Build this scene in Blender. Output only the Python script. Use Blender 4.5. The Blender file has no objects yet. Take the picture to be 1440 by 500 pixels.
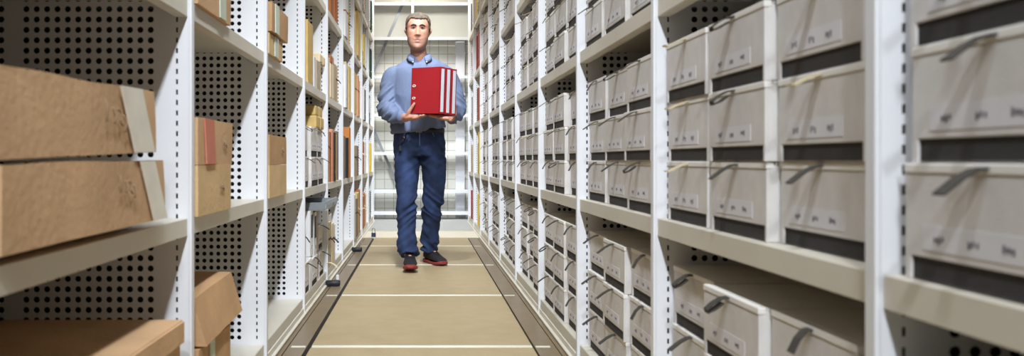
import bpy, bmesh, math, random
from mathutils import Vector, Matrix, noise, Quaternion
PI = math.pi
R = math.radians
random.seed(7)
scene = bpy.context.scene
COL = scene.collection

# ------------------------------------------------------------------ camera
F, CX, CY, EYE = 1115.0, 591.5, 224.0, 0.787      # focal length and vanishing point in pixels of the 1440x500 frame
cam = bpy.data.cameras.new('camera')
cam.sensor_width = 36.0
cam.lens = F / 1440 * 36
cam.shift_x = (720 - CX) / 1440
cam.shift_y = -(250 - CY) / 1440
cam.clip_start = 0.05
cam.dof.use_dof = True
cam.dof.focus_distance = 5.6
cam.dof.aperture_fstop = 4.0
cam_o = bpy.data.objects.new('camera', cam)
cam_o.location = (0, 0, EYE)
cam_o.rotation_euler = (PI / 2, 0, 0)
COL.objects.link(cam_o)
scene.camera = cam_o

# ------------------------------------------------------------------ materials
def mat(name, col, rough=0.6, var=0.0, scale=30.0, bump=0.0, bscale=200.0, metal=0.0, spec=0.4, stretch=None, detail=3):
    m = bpy.data.materials.new(name)
    m.use_nodes = True
    nt = m.node_tree
    b = nt.nodes['Principled BSDF']
    b.inputs['Roughness'].default_value = rough
    b.inputs['Metallic'].default_value = metal
    b.inputs['Specular IOR Level'].default_value = spec
    c = tuple(col) + (1,)
    tc = nt.nodes.new('ShaderNodeTexCoord')
    mp = nt.nodes.new('ShaderNodeMapping')
    if stretch: mp.inputs['Scale'].default_value = stretch
    nt.links.new(tc.outputs['Object'], mp.inputs['Vector'])
    if var > 0:
        n = nt.nodes.new('ShaderNodeTexNoise')
        n.inputs['Scale'].default_value = scale
        n.inputs['Detail'].default_value = detail
        nt.links.new(mp.outputs[0], n.inputs['Vector'])
        r = nt.nodes.new('ShaderNodeValToRGB')
        r.color_ramp.elements[0].position = 0.3
        r.color_ramp.elements[1].position = 0.7
        r.color_ramp.elements[0].color = tuple(x * (1 - var) for x in col) + (1,)
        r.color_ramp.elements[1].color = tuple(min(1, x * (1 + var)) for x in col) + (1,)
        nt.links.new(n.outputs['Fac'], r.inputs[0])
        nt.links.new(r.outputs[0], b.inputs['Base Color'])
    else:
        b.inputs['Base Color'].default_value = c
    if bump > 0:
        n2 = nt.nodes.new('ShaderNodeTexNoise')
        n2.inputs['Scale'].default_value = bscale
        n2.inputs['Detail'].default_value = 4
        nt.links.new(mp.outputs[0], n2.inputs['Vector'])
        bp = nt.nodes.new('ShaderNodeBump')
        bp.inputs['Strength'].default_value = bump
        bp.inputs['Distance'].default_value = 0.01
        nt.links.new(n2.outputs['Fac'], bp.inputs['Height'])
        nt.links.new(bp.outputs[0], b.inputs['Normal'])
    return m

def srgb(r, g, b):
    f = lambda v: (v / 255 / 12.92) if v <= 10 else (((v / 255) + 0.055) / 1.055) ** 2.4
    return (f(r), f(g), f(b))

M = {}
M['white_metal'] = mat('white painted steel', srgb(230, 231, 235), 0.42, 0.02, 6)
M['shelf_metal'] = mat('painted steel with aisle light tint', srgb(216, 210, 196), 0.45, 0.04, 5)  # same paint as the uprights; warmer, dimmer light is put into the colour
M['grey_board'] = mat('grey archive board', srgb(217, 213, 210), 0.85, 0.06, 22, 0.15, 300)
M['grey_board_light'] = mat('pale board edge', srgb(236, 233, 228), 0.85, 0.03, 20)
M['kraft_edge'] = mat('kraft board edge', srgb(168, 138, 100), 0.9, 0.08, 30)
M['charcoal'] = mat('charcoal recess shade', srgb(58, 55, 54), 0.9, 0.1, 120)  # dark colour stands in for shade in the recess at the box foot
M['tab'] = mat('dark grey ribbon', srgb(66, 63, 58), 0.8, 0.2, 90)
M['tab_pale'] = mat('pale linen ribbon', srgb(198, 184, 150), 0.85, 0.15, 60)
M['paper'] = mat('white paper', srgb(222, 220, 224), 0.8, 0.02, 20)
M['ink'] = mat('grey printing ink', srgb(105, 100, 112), 0.8)
M['carton'] = mat('brown cardboard', srgb(204, 167, 128), 0.85, 0.10, 6, 0.2, 60)
M['carton_dark'] = mat('darker brown cardboard', srgb(188, 150, 110), 0.85, 0.12, 6, 0.2, 60)
M['carton_tan'] = mat('tan cardboard', srgb(214, 182, 136), 0.85, 0.08, 8, 0.2, 60)
M['pencil'] = mat('grey marker', srgb(150, 124, 98), 0.9)
M['tape_white'] = mat('whitish paper tape', srgb(232, 226, 212), 0.7, 0.06, 18)
M['tape_green'] = mat('pale green paper strip', srgb(204, 212, 194), 0.7, 0.05, 18)
M['tape_red'] = mat('faded red paper strip', srgb(206, 128, 106), 0.7, 0.06, 20)
M['floor_board'] = mat('tan floor board', srgb(176, 157, 121), 0.5, 0.07, 9, 0.12, 160, detail=8)
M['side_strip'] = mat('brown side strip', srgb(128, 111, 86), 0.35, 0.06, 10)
M['floor_pale'] = mat('pale floor', srgb(220, 212, 192), 0.5, 0.04, 7)
M['floor_grey'] = mat('grey floor', srgb(176, 176, 172), 0.5, 0.05, 7)
M['joint_metal'] = mat('pale aluminium bar', srgb(232, 228, 212), 0.3, 0.05, 25, metal=0.15)
M['black'] = mat('black gap filler and cavity shade', srgb(26, 24, 24), 0.6)
M['rubber'] = mat('black rubber', srgb(38, 40, 44), 0.5, 0.1, 40)
M['plain_wall'] = mat('side wall paint', srgb(150, 145, 134), 0.9, 0.04, 3)
M['steel_grey'] = mat('grey metal tray', srgb(150, 156, 160), 0.35, 0.06, 12, metal=0.4)
M['skin'] = mat('skin', srgb(186, 134, 112), 0.5, 0.05, 40, 0.1, 300)
M['lip'] = mat('lips', srgb(152, 100, 86), 0.5)
M['stubble'] = mat('stubble skin', srgb(158, 116, 98), 0.6, 0.12, 220)
M['hair'] = mat('greying brown hair', srgb(92, 80, 68), 0.8, 0.35, 60, 0.6, 150, stretch=(1, 1, 0.35))
M['brow'] = mat('dark brown eyebrow hair', srgb(62, 50, 42), 0.8)
M['eye_white'] = mat('eye white', srgb(150, 142, 138), 0.35)
M['iris'] = mat('dark iris', srgb(44, 40, 42), 0.2)
M['shirt'] = mat('blue shirt cotton', srgb(106, 118, 146), 0.8, 0.07, 260, 0.25, 40, stretch=(1, 1, 0.15))
M['collar_inner'] = mat('shirt collar lining', srgb(78, 104, 170), 0.8, 0.05, 80)
M['denim'] = mat('blue denim', srgb(38, 54, 90), 0.85, 0.42, 14, 0.3, 240, detail=6)
M['seam'] = mat('faded seam', srgb(104, 128, 170), 0.85)
M['belt'] = mat('black leather belt', srgb(34, 30, 30), 0.45, 0.1, 60)
M['buckle'] = mat('brass buckle', srgb(176, 150, 104), 0.3, metal=0.9)
M['shoe'] = mat('black mesh shoe fabric', srgb(32, 32, 34), 0.75, 0.3, 180, 0.4, 260)
M['sole'] = mat('red rubber sole', srgb(140, 54, 50), 0.6, 0.1, 60)
M['yellow'] = mat('yellow card', srgb(232, 196, 44), 0.6, 0.04, 20)
M['binder_red'] = mat('red binder board', srgb(160, 28, 36), 0.55, 0.07, 160, 0.1, 300)
M['binder_label'] = mat('pale spine label', srgb(206, 214, 222), 0.6, 0.02, 20)
M['chrome'] = mat('nickel ring', srgb(210, 206, 196), 0.2, metal=1.0)
M['red_dark'] = mat('dark red card', srgb(156, 44, 44), 0.6, 0.06, 30)
M['orange'] = mat('orange card', srgb(206, 132, 66), 0.7, 0.06, 30)
M['rust'] = mat('rust brown card', srgb(166, 102, 66), 0.7, 0.08, 30)
M['salmon'] = mat('salmon card', srgb(222, 158, 126), 0.7, 0.06, 30)
M['tan'] = mat('tan card', srgb(206, 176, 112), 0.75, 0.08, 20)
M['cream'] = mat('cream card', srgb(226, 208, 174), 0.75, 0.06, 20)
M['beige'] = mat('beige card', srgb(188, 172, 148), 0.8, 0.08, 20)
M['grey_brown'] = mat('grey brown card', srgb(140, 122, 102), 0.8, 0.08, 20)
M['navy'] = mat('navy binder cloth', srgb(42, 52, 84), 0.65, 0.08, 60)
M['blue'] = mat('blue card', srgb(70, 92, 170), 0.65, 0.06, 40)
M['dark_green'] = mat('dark green binder cloth', srgb(44, 84, 66), 0.65, 0.08, 60)
M['near_black'] = mat('black binder cloth', srgb(38, 34, 36), 0.6, 0.1, 60)
M['white_card'] = mat('white card', srgb(228, 228, 230), 0.7, 0.02, 20)
M['grey_card'] = mat('grey card', srgb(150, 150, 150), 0.75, 0.06, 20)
M['pages'] = mat('paper edges', srgb(224, 214, 192), 0.9, 0.10, 200, stretch=(0.1, 8, 0.1))
M['panel'] = mat('pale grey panel', srgb(206, 206, 198), 0.7, 0.03, 4)
M['string'] = mat('pale cotton string', srgb(220, 206, 166), 0.9)

def wall_tiles():
    m = bpy.data.materials.new('white glazed wall tiles')
    m.use_nodes = True
    nt = m.node_tree
    b = nt.nodes['Principled BSDF']
    b.inputs['Roughness'].default_value = 0.5
    tc = nt.nodes.new('ShaderNodeTexCoord')
    mp = nt.nodes.new('ShaderNodeMapping')
    mp.inputs['Rotation'].default_value = (PI / 2, 0, 0)
    br = nt.nodes.new('ShaderNodeTexBrick')
    br.offset = 0.0
    br.inputs['Scale'].default_value = 1.0
    br.inputs['Brick Width'].default_value = 0.122
    br.inputs['Row Height'].default_value = 0.13
    br.inputs['Mortar Size'].default_value = 0.004
    br.inputs['Color1'].default_value = srgb(226, 224, 212) + (1,)
    br.inputs['Color2'].default_value = srgb(218, 217, 208) + (1,)
    br.inputs['Mortar'].default_value = srgb(168, 166, 150) + (1,)
    nt.links.new(tc.outputs['Object'], mp.inputs['Vector'])
    nt.links.new(mp.outputs[0], br.inputs['Vector'])
    nt.links.new(br.outputs['Color'], b.inputs['Base Color'])
    return m
M['tiles'] = wall_tiles()

# ------------------------------------------------------------------ mesh building
class MB:
    def __init__(self):
        self.bm = bmesh.new()
    def _take(self, src, mtx=None, mi=0, smooth=False):
        idx = {}
        for v in src.verts:
            idx[v] = self.bm.verts.new(mtx @ v.co if mtx else v.co)
        for f in src.faces:
            try:
                nf = self.bm.faces.new([idx[v] for v in f.verts])
            except ValueError:
                continue
            nf.material_index = mi
            nf.smooth = smooth
        src.free()
    def box(self, lo, hi, mi=0, bevel=0.0, mtx=None, seg=1):
        b = bmesh.new()
        bmesh.ops.create_cube(b, size=1.0)
        for v in b.verts:
            v.co = Vector(((lo[i] + hi[i]) / 2 + v.co[i] * (hi[i] - lo[i]) for i in range(3)))
        if bevel > 0:
            bmesh.ops.bevel(b, geom=list(b.edges), offset=bevel, segments=seg, affect='EDGES', profile=0.5)
        self._take(b, mtx, mi)
        return self
    def poly(self, pts, faces, mi=0, smooth=False):
        vs = [self.bm.verts.new(p) for p in pts]
        for f in faces:
            try:
                nf = self.bm.faces.new([vs[i] for i in f])
                nf.material_index = mi
                nf.smooth = smooth
            except ValueError:
                pass
        return self
    def ring_loft(self, rings, mi=0, smooth=True, cap=True, closed=True):
        """rings: lists of equally many points; skins them in order."""
        n = len(rings[0])
        V = [[self.bm.verts.new(p) for p in r] for r in rings]
        for a, b in zip(V, V[1:]):
            for i in range(n if closed else n - 1):
                j = (i + 1) % n
                f = self.bm.faces.new((a[i], a[j], b[j], b[i]))
                f.material_index = mi
                f.smooth = smooth
        if cap:
            for r in (V[0], V[-1]):
                try:
                    f = self.bm.faces.new(r)
                    f.material_index = mi
                except ValueError:
                    pass
        return self
    def tube(self, pts, rad, mi=0, n=8, smooth=True, side=None):
        """pts: centreline; rad: one radius, or per point r or (a, b)."""
        pts = [Vector(p) for p in pts]
        if not isinstance(rad, (list, tuple)): rad = [rad] * len(pts)
        rings = []
        ref = Vector(side) if side else None
        for i, p in enumerate(pts):
            t = (pts[min(i + 1, len(pts) - 1)] - pts[max(i - 1, 0)]).normalized()
            s = ref if ref else (Vector((0, 0, 1)) if abs(t.z) < 0.9 else Vector((1, 0, 0)))
            u = (s - t * s.dot(t)).normalized()
            w = t.cross(u)
            a, b = rad[i] if isinstance(rad[i], (list, tuple)) else (rad[i], rad[i])
            rings.append([p + u * (a * math.cos(2 * PI * k / n)) + w * (b * math.sin(2 * PI * k / n)) for k in range(n)])
        return self.ring_loft(rings, mi, smooth)
    def strap(self, pts, width_dir, width, thick, mi=0, mi_under=None):
        pts = [Vector(p) for p in pts]
        wd = Vector(width_dir).normalized() * (width / 2)
        rings = []
        for i, p in enumerate(pts):
            t = (pts[min(i + 1, len(pts) - 1)] - pts[max(i - 1, 0)]).normalized()
            nrm = t.cross(wd).normalized() * (thick / 2)
            rings.append([p - wd - nrm, p + wd - nrm, p + wd + nrm, p - wd + nrm])
        return self.ring_loft(rings, mi, False)
    def build(self, name, mats, parent=None, loc=None):
        bmesh.ops.recalc_face_normals(self.bm, faces=list(self.bm.faces))
        me = bpy.data.meshes.new(name)
        self.bm.to_mesh(me)
        self.bm.free()
        for m in (mats if isinstance(mats, (list, tuple)) else [mats]):
            me.materials.append(M[m] if isinstance(m, str) else m)
        o = bpy.data.objects.new(name, me)
        COL.objects.link(o)
        if parent: o.parent = parent
        if loc: o.location = loc
        return o

def tag(o, label=None, cat=None, group=None, kind=None):
    if label: o['label'] = label
    if cat: o['category'] = cat
    if group: o['group'] = group
    if kind: o['kind'] = kind
    return o
def thing(name, label, cat, loc=(0, 0, 0), rz=0.0, group=None):
    o = bpy.data.objects.new(name, None)
    COL.objects.link(o)
    o.empty_display_size = 0.1
    o.location = loc
    o.rotation_euler = (0, 0, rz)
    return tag(o, label, cat, group)
def dup(root, loc, rz=0.0, label=None, group=None, rot=None):
    r = root.copy(); COL.objects.link(r)
    r.location = loc
    r.rotation_euler = rot if rot else (0, 0, rz)
    if label: r['label'] = label
    if group: r['group'] = group
    for ch in list(root.children):
        c = ch.copy(); COL.objects.link(c); c.parent = r
        for g in list(ch.children):
            d = g.copy(); COL.objects.link(d); d.parent = c
    return r
def struct(name, mb, mats):
    return tag(mb.build(name, mats), kind='structure')

# ------------------------------------------------------------------ room shell
XL, XR = 0.592, 0.602          # aisle faces of the two racks
Y0, NB = 1.05, 9              # first upright, number of bays beyond it
LEVELS = [0.075, 0.635, 1.2, 1.765, 2.33, 2.9]
RACK_D = 0.92

fl = MB()
fl.box((-2.2, -2.0, -0.10), (2.2, 11.6, -0.012), 3)                       # sub-floor
bars = [2.06, 3.34, 4.60, 5.93, 7.22]
edges = [-1.8, -0.5, 0.78] + bars + [8.0]
for a, b in zip(edges, edges[1:]):                                        # loose-laid boards
    fl.box((-0.462, a + 0.017, -0.012), (0.472, b - 0.017, 0.0), 0, 0.002)
for s in (-1, 1):
    x = XL if s < 0 else XR
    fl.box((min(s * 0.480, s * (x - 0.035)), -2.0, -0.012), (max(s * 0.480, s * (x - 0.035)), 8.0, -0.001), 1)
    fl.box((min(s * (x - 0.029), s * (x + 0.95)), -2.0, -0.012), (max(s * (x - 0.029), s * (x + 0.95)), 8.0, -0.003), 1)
fl.box((-2.2, 8.0, -0.012), (2.2, 8.78, 0.0), 2)
fl.box((-2.2, 8.795, -0.012), (2.2, 11.6, 0.0), 4)
fl.box((-2.2, 8.70, -0.012), (2.2, 8.73, 0.0015), 4)
struct('floor', fl, ['floor_board', 'side_strip', 'floor_pale', 'black', 'floor_grey'])
for i, y in enumerate(edges[:-1]):
    t = MB()
    t.box((-0.458, y - 0.016, -0.011), (0.470, y - 0.004, 0.001), 0, 0.0008)
    t.box((-0.458, y - 0.002, -0.011), (0.470, y + 0.015, 0.0025), 0, 0.001)
    for s in (-1, 1):
        t.box((min(s * 0.484, s * 0.545), y - 0.013, -0.011), (max(s * 0.484, s * 0.545), y + 0.012, 0.0008), 0, 0.0006)
    struct('trim_%d' % (i + 1), t, ['joint_metal'])
w = MB(); w.box((-2.2, 10.72, -0.1), (2.2, 10.82, 3.3)); o = struct('wall_back', w, ['tiles'])
w = MB(); w.box((-1.70, -2.0, -0.1), (-1.62, 11.6, 3.0)); struct('wall_left', w, ['plain_wall'])  # unseen wall added to stop outside light
w = MB(); w.box((1.62, -2.0, -0.1), (1.70, 11.6, 3.0)); struct('wall_right', w, ['plain_wall'])  # likewise added to block light from outside

# ------------------------------------------------------------------ racks
def upright_mesh(sgn, cols, zmax, deep_cols=0):
    """perforated side panel with a slotted front strip and a folded aisle-facing post; origin at the aisle face on the floor"""
    mb = MB()
    bm = mb.bm
    T = 0.0016
    P = 0.0268
    z0, z1 = 0.0, zmax
    rows = int((z1 - 0.10) / P)
    zb = 0.09
    def plate(d0, d1, za, zt):
        mb.box((min(sgn * d0, sgn * d1), 0, za), (max(sgn * d0, sgn * d1), T, zt))
    def cellcol(d0, rx, rz, octo):
        """a column of cells with a hole each, between d0 and d0+P"""
        q = [(1, 0), (1, 1), (0, 1), (-1, 1), (-1, 0), (-1, -1), (0, -1), (1, -1)]
        dc = d0 + P / 2
        for r in range(rows):
            zc = zb + (r + 0.5) * P
            O, I = [], []
            for k, (a, b) in enumerate(q):
                O.append((dc + a * P / 2, zc + b * P / 2))
                if octo:
                    an = k * PI / 4
                    I.append((dc + rx * math.cos(an), zc + rz * math.sin(an)))
                else:
                    I.append((dc + a * rx, zc + b * rz))
            vs = []
            for y in (0, T):
                vs.append([bm.verts.new((sgn * d, y, z)) for d, z in O])
                vs.append([bm.verts.new((sgn * d, y, z)) for d, z in I])
            for k in range(8):
                j = (k + 1) % 8
                bm.faces.new((vs[0][k], vs[0][j], vs[1][j], vs[1][k]))
                bm.faces.new((vs[2][k], vs[2][j], vs[3][j], vs[3][k]))
                bm.faces.new((vs[1][k], vs[1][j], vs[3][j], vs[3][k]))
        zt = zb + rows * P
        plate(d0, d0 + P, zt, z1)
        plate(d0, d0 + P, z0, zb)
    plate(0.006, 0.0246, z0, z1)
    cellcol(0.0246, 0.0026, 0.0065, False)
    plate(0.0514, 0.0926, z0, z1)
    d = 0.0926
    for c in range(cols):
        cellcol(d, 0.0084, 0.0084, True)
        d += P
    plate(d, 0.479, z0, z1)
    d = 0.479
    for c in range(deep_cols):
        cellcol(d, 0.0084, 0.0084, True)
        d += P
    plate(d, RACK_D, z0, z1)
    mb.box((min(sgn * 0.008, sgn * RACK_D), 0.0228, z0), (max(sgn * 0.008, sgn * RACK_D), 0.0245, z1))      # rear skin of the hollow panel
    mb.box((min(sgn * 0.012, sgn * (RACK_D - 0.012)), 0.0218, z0), (max(sgn * 0.012, sgn * (RACK_D - 0.012)), 0.0226, z1), 1)  # black liner, paints the cavity's shade behind the holes
    mb.box((min(sgn * 0.008, sgn * RACK_D), 0.0, z1), (max(sgn * 0.008, sgn * RACK_D), 0.0245, z1 + 0.002))  # cap added to keep light from leaking into the cavity
    # folded aisle-facing post
    mb.box((min(0, sgn * 0.010), 0.0, z0), (max(0, sgn * 0.010), 0.026, z1), 0, 0.0025, None, 2)
    mb.box((min(sgn * (RACK_D - 0.01), sgn * RACK_D), 0.0, z0), (max(sgn * (RACK_D - 0.01), sgn * RACK_D), 0.026, z1), 0, 0.0025)
    bmesh.ops.recalc_face_normals(bm, faces=list(bm.faces))
    me = bpy.data.meshes.new('upright')
    bm.to_mesh(me); bm.free()
    me.materials.append(M['white_metal']); me.materials.append(M['black'])
    return me

def shelf_mesh(sgn):
    mb = MB()
    L0, L1 = 0.0285, 0.9985
    def b(d0, d1, za, zb, bev=0.0):
        mb.box((min(sgn * d0, sgn * d1), L0, za), (max(sgn * d0, sgn * d1), L1, zb), 0, bev)
    b(0.011, RACK_D - 0.012, -0.003, 0.0)
    b(0.010, 0.015, -0.045, 0.0, 0.0012)
    b(0.015, 0.038, -0.045, -0.042)
    b(0.038, 0.041, -0.045, -0.030)
    b(RACK_D - 0.015, RACK_D - 0.010, -0.045, 0.0)
    bmesh.ops.recalc_face_normals(mb.bm, faces=list(mb.bm.faces))
    me = bpy.data.meshes.new('shelf')
    mb.bm.to_mesh(me); mb.bm.free()
    me.materials.append(M['shelf_metal'])
    return me

def rack(sgn, x0, label):
    t = thing('storage_rack', label, 'shelving rack', (sgn * x0, Y0, 0), 0, 'facing storage racks')
    full = upright_mesh(sgn, 13, 2.0, 2) if sgn < 0 else None
    part = upright_mesh(sgn, 4, 2.0)
    far = upright_mesh(sgn, 3, 2.95)
    sh = shelf_mesh(sgn)
    for n in range(-1, NB + 1):
        if sgn < 0 and 1 <= n <= 3: me = full
        elif n <= 2: me = part
        else: me = far
        o = bpy.data.objects.new('upright', me)
        COL.objects.link(o); o.parent = t; o.location = (0, n, 0)
    for n in range(-1, NB):
        for z in LEVELS:
            if n < 2 and z > 1.8: continue
            o = bpy.data.objects.new('shelf', sh)
            COL.objects.link(o); o.parent = t; o.location = (0, n, z)
    mb = MB()
    mb.box((min(sgn * 0.004, sgn * 0.02), -1.0, 0.0), (max(sgn * 0.004, sgn * 0.02), NB + 0.03, 0.028), 0, 0.001)
    mb.box((min(-sgn * 0.012, sgn * 0.003), -1.0, 0.0), (max(-sgn * 0.012, sgn * 0.003), NB + 0.03, 0.008), 0, 0.001)
    mb.build('base_rail', 'shelf_metal', t)
    return t
rack(-1, XL, 'long white steel rack with perforated dividers left of the man, half empty near the front')
rack(1, XR, 'long white steel rack right of the man, packed with grey archive boxes')

# ------------------------------------------------------------------ archive boxes
def make_archive_box(wd, hg, variant, dp=0.37):
    """front faces +x at x = 0; origin at the middle of the front edge on the shelf"""
    t = thing('archive_box', 'archive box', 'archive box')
    h2 = wd / 2
    band = 0.030 * hg / 0.147
    mb = MB()
    mb.box((-dp, -h2, 0), (-0.006, h2, hg - 0.006), 0, 0.0015)
    mb.box((-0.0065, -h2, band), (0.0, h2, hg - 0.013), 0, 0.0015)
    mb.box((-0.0065, -h2, 0), (0.0, -h2 + 0.012, band + 0.002), 0, 0.001)
    mb.box((-0.0065, h2 - 0.008, 0), (0.0, h2, band + 0.002), 0, 0.001)
    mb.build('carcass', 'grey_board', t)
    mb = MB()
    mb.box((-dp - 0.001, -h2 - 0.001, hg - 0.0058), (-0.016, h2 + 0.001, hg - 0.0008), 0, 0.001)
    mb.box((-0.0135, -h2 - 0.001, hg - 0.0127), (0.0015, h2 + 0.001, hg), 0, 0.002, None, 2)
    mb.build('lid', 'grey_board_light', t)
    mb = MB()
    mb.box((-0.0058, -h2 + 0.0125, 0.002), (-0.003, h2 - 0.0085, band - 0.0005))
    mb.build('recess_shade', 'charcoal', t)  # dark strip painting the shade below the front panel
    # paper label with three smudged printed marks; it sits nearer the camera end of the front
    a, b = -h2 + wd * 0.13, -h2 + wd * 0.78
    mb = MB()
    z0, z1 = hg * 0.27, hg * 0.48
    mb.box((0.0001, a, z0), (0.0008, b, z1), 0)
    rnd = random.Random(int(wd * 1e4) + variant * 7)
    for fy in (0.20, 0.50, 0.83):
        yc = a + (b - a) * (1 - fy)
        for k in range(3):
            yy = yc + (k - 1) * 0.007
            zz = (z0 + z1) / 2 + rnd.uniform(-0.003, 0.001)
            hh = rnd.uniform(0.003, 0.0055)
            mb.box((0.0007, yy - 0.0017, zz - hh), (0.0012, yy + 0.0017, zz + hh), 1)
            if k < 2 and rnd.random() < 0.6:
                mb.box((0.0007, yy, zz - 0.001), (0.0012, yy + 0.006, zz + 0.001), 1)
    mb.build('label', ['paper', 'ink'], t)
    yt = rnd.uniform(-0.012, 0.012)
    zt = hg - 0.008
    mb = MB()
    if variant == 0:        # straight tab sloping down into the aisle
        pts = [(-0.002, yt, zt + 0.003), (0.012, yt + 0.001, zt + 0.001), (0.030, yt + 0.003, zt - 0.008), (0.056, yt + 0.008, zt - 0.026)]
    elif variant == 1:      # limp, falls steeply
        pts = [(-0.002, yt, zt + 0.003), (0.010, yt + 0.001, zt + 0.001), (0.024, yt + 0.004, zt - 0.012), (0.037, yt + 0.008, zt - 0.034)]
    elif variant == 2:      # sticks out and curls up at the tip
        pts = [(-0.002, yt, zt + 0.003), (0.014, yt, zt - 0.001), (0.034, yt + 0.003, zt - 0.010), (0.046, yt + 0.006, zt - 0.016), (0.055, yt + 0.008, zt - 0.015)]
    else:                   # folded loop
        pts = [(-0.002, yt, zt + 0.003), (0.014, yt, zt + 0.001), (0.034, yt + 0.004, zt - 0.009), (0.048, yt + 0.008, zt - 0.020), (0.046, yt + 0.008, zt - 0.026), (0.030, yt + 0.004, zt - 0.020), (0.012, yt + 0.001, zt - 0.008)]
    mb.strap(pts, (0, 1, 0), 0.021, 0.0028)
    mb.build('pull_tab', 'tab_pale' if variant == 2 else 'tab', t)
    return t

BOXW, BOXH = 0.280, 0.1468
TABS = ['straight tab', 'limp tab', 'pale curled tab', 'looped tab']
protos = {}
def proto(wd, hg, v):
    k = (wd, hg, v)
    return protos.get(k)
ORD = ['nearest', 'second', 'third', 'fourth', 'fifth', 'sixth', 'seventh', 'eighth', 'ninth', 'tenth', 'eleventh']
SHELFNAME = ['lowest shelf', 'waist-high shelf', 'third shelf', 'fourth shelf', 'fifth shelf']
ROWNAME = ['bottom', 'middle', 'top']
COLNAME = ['rightmost', 'centre', 'leftmost']

def archive_box(wd, hg, v, loc, rz, label, group):
    k = (wd, hg, v)
    if k not in protos:
        p = make_archive_box(wd, hg, v)
        p.location = loc; p.rotation_euler = (0, 0, rz)
        p['label'] = label; p['group'] = group
        protos[k] = p
        return p
    return dup(protos[k], loc, rz, label, group)

# rows of boxes visible per bay and shelf level (bay 0 lies beside the camera)
RB = random.Random(21)
want = {}
for b in range(0, 8):
    want[(b, 0)] = 3
    want[(b, 1)] = 3
want[(2, 2)] = 2
for b in range(3, 8): want[(b, 2)] = 3
want[(5, 3)] = 2; want[(6, 3)] = 3; want[(7, 3)] = 3; want[(4, 3)] = 1
for (b, lv), rows in sorted(want.items()):
    yb = Y0 + (b - 1)
    n_cols = 3
    lean = RB.uniform(-0.004, 0.004)
    for c in range(n_cols):
        colx = RB.uniform(-0.010, 0.012)
        coly = RB.uniform(-0.004, 0.004)
        for r in range(rows):
            if b == 0 and c < 1: continue
            yc = yb + 0.242 + c * 0.2965 + coly + RB.uniform(-0.004, 0.004)
            dx = colx + RB.uniform(-0.006, 0.006)
            if (b, lv) == (1, 0): dx = [0.0, -0.02, 0.012][c] + RB.uniform(-.003, .003)
            front = XR + 0.033 + dx
            v = RB.choice([0, 0, 1, 1, 3]) if lv == 0 else RB.choice([0, 0, 1, 3, 2, 1, 0])
            if (b, lv) == (1, 1): v = [[0, 0, 2][c], [2, 3, 2][c], [2, 3, 2][c]][r]
            if b == 0 and lv == 1: v = 0
            bay = 'bay beside the camera' if b == 0 else '%s full right bay' % ORD[b - 1]
            lab = 'grey box with %s, %s of %s row, %s, %s' % (TABS[v], COLNAME[c], ROWNAME[r], SHELFNAME[lv], bay)
            archive_box(BOXW, BOXH, v, (front, yc, LEVELS[lv] + 0.0006 + r * (BOXH + 0.0006)), PI, lab, 'grey archive boxes on the right rack')

# ------------------------------------------------------------------ cartons
def carton(name, label, dims, loc, rot=(0, 0, 0), m='carton', seed=1, strips=(), scribble=None, warp=0.006, lid=0.0, slant=0.0, group='brown cartons on the left rack'):
    """brown cardboard carton: dims (depth, length, height); front faces +x at x=0, y from 0 to length"""
    D, L, H = dims
    t = thing(name, label, 'cardboard box', loc, 0, group)
    t.rotation_euler = rot
    rnd = random.Random(seed)
    off = Vector((seed * 3.1, seed * 1.7, 0))
    def wz(p):
        q = noise.noise_vector(p * 4.0 + off)
        s = min(1.0, max(0.0, p.z / H))
        return Vector((abs(q.x) * warp * (0.4 + 0.6 * s), q.y * warp * 0.4, q.z * warp * 0.5 * (0.2 + 0.8 * s)))
    b = bmesh.new()
    bmesh.ops.create_cube(b, size=1.0)
    bmesh.ops.subdivide_edges(b, edges=list(b.edges), cuts=9, use_grid_fill=True)
    for v in b.verts:
        p = Vector(((v.co.x - 0.5) * D, (v.co.y + 0.5) * L, (v.co.z + 0.5) * H))
        k = wz(p)
        p.x -= slant * (v.co.z + 0.5) * (v.co.x + 0.5)
        p += Vector((k.x if v.co.x > 0.49 else 0, k.y if 0.05 < v.co.z + 0.5 else 0, max(k.z, 0 if v.co.z < -0.49 else -1)))
        v.co = p
    mb = MB(); mb._take(b, None, 0, False)
    mb.build('carton_body', m, t)
    if lid > 0:
        mb = MB()
        mb.box((0.0, -0.004, H - lid), (warp * 1.2 + 0.004, L + 0.004, H + 0.002), 0, 0.0015)
        mb.box((-D, L, H - lid), (0.002, L + 0.005, H + 0.002), 0, 0.0015)
        mb.box((-D, -0.004, H + 0.0), (warp, L + 0.005, H + 0.005), 0, 0.0015)
        mb.build('lid', m, t)
    for (ya, yb, mm, lean) in strips:
        x = warp + 0.0012 + (0.004 if lid else 0)
        mb = MB()
        pts = []
        nseg = 6
        for k in range(nseg + 1):
            z = H * (0.01 + 0.985 * k / nseg)
            d = lean * k / nseg
            pts.append(((x, ya + d, z), (x, yb + d, z)))
        rings = [[Vector(p) - Vector((0.004, 0, 0)), Vector(q) - Vector((0.004, 0, 0)), Vector(q), Vector(p)] for p, q in pts]
        mb.ring_loft(rings, 0, False)
        mb.build('paper_strip', mm, t)
    if scribble:
        yc, zc, sc = scribble
        mb = MB()
        x = warp + 0.0012 + (0.004 if lid else 0)
        strokes = [[(-.45, .8), (-.35, .1), (-.42, -.5)], [(-.1, .5), (.05, .1), (-.05, -.4)], [(.15, .6), (.3, .5), (.2, 0), (.38, -.3)], [(.45, .4), (.6, 0), (.5, -.6)]]
        for s in strokes:
            mb.tube([(x, yc + a * sc * 1.3, zc + c * sc * 0.42 - a * sc * 0.22) for a, c in s], 0.0020, 0, 5)
        mb.build('marker_scribble', 'pencil', t)
    return t

def YL(px, d=0.0): return F * (XL + d) / (CX - px)
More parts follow.
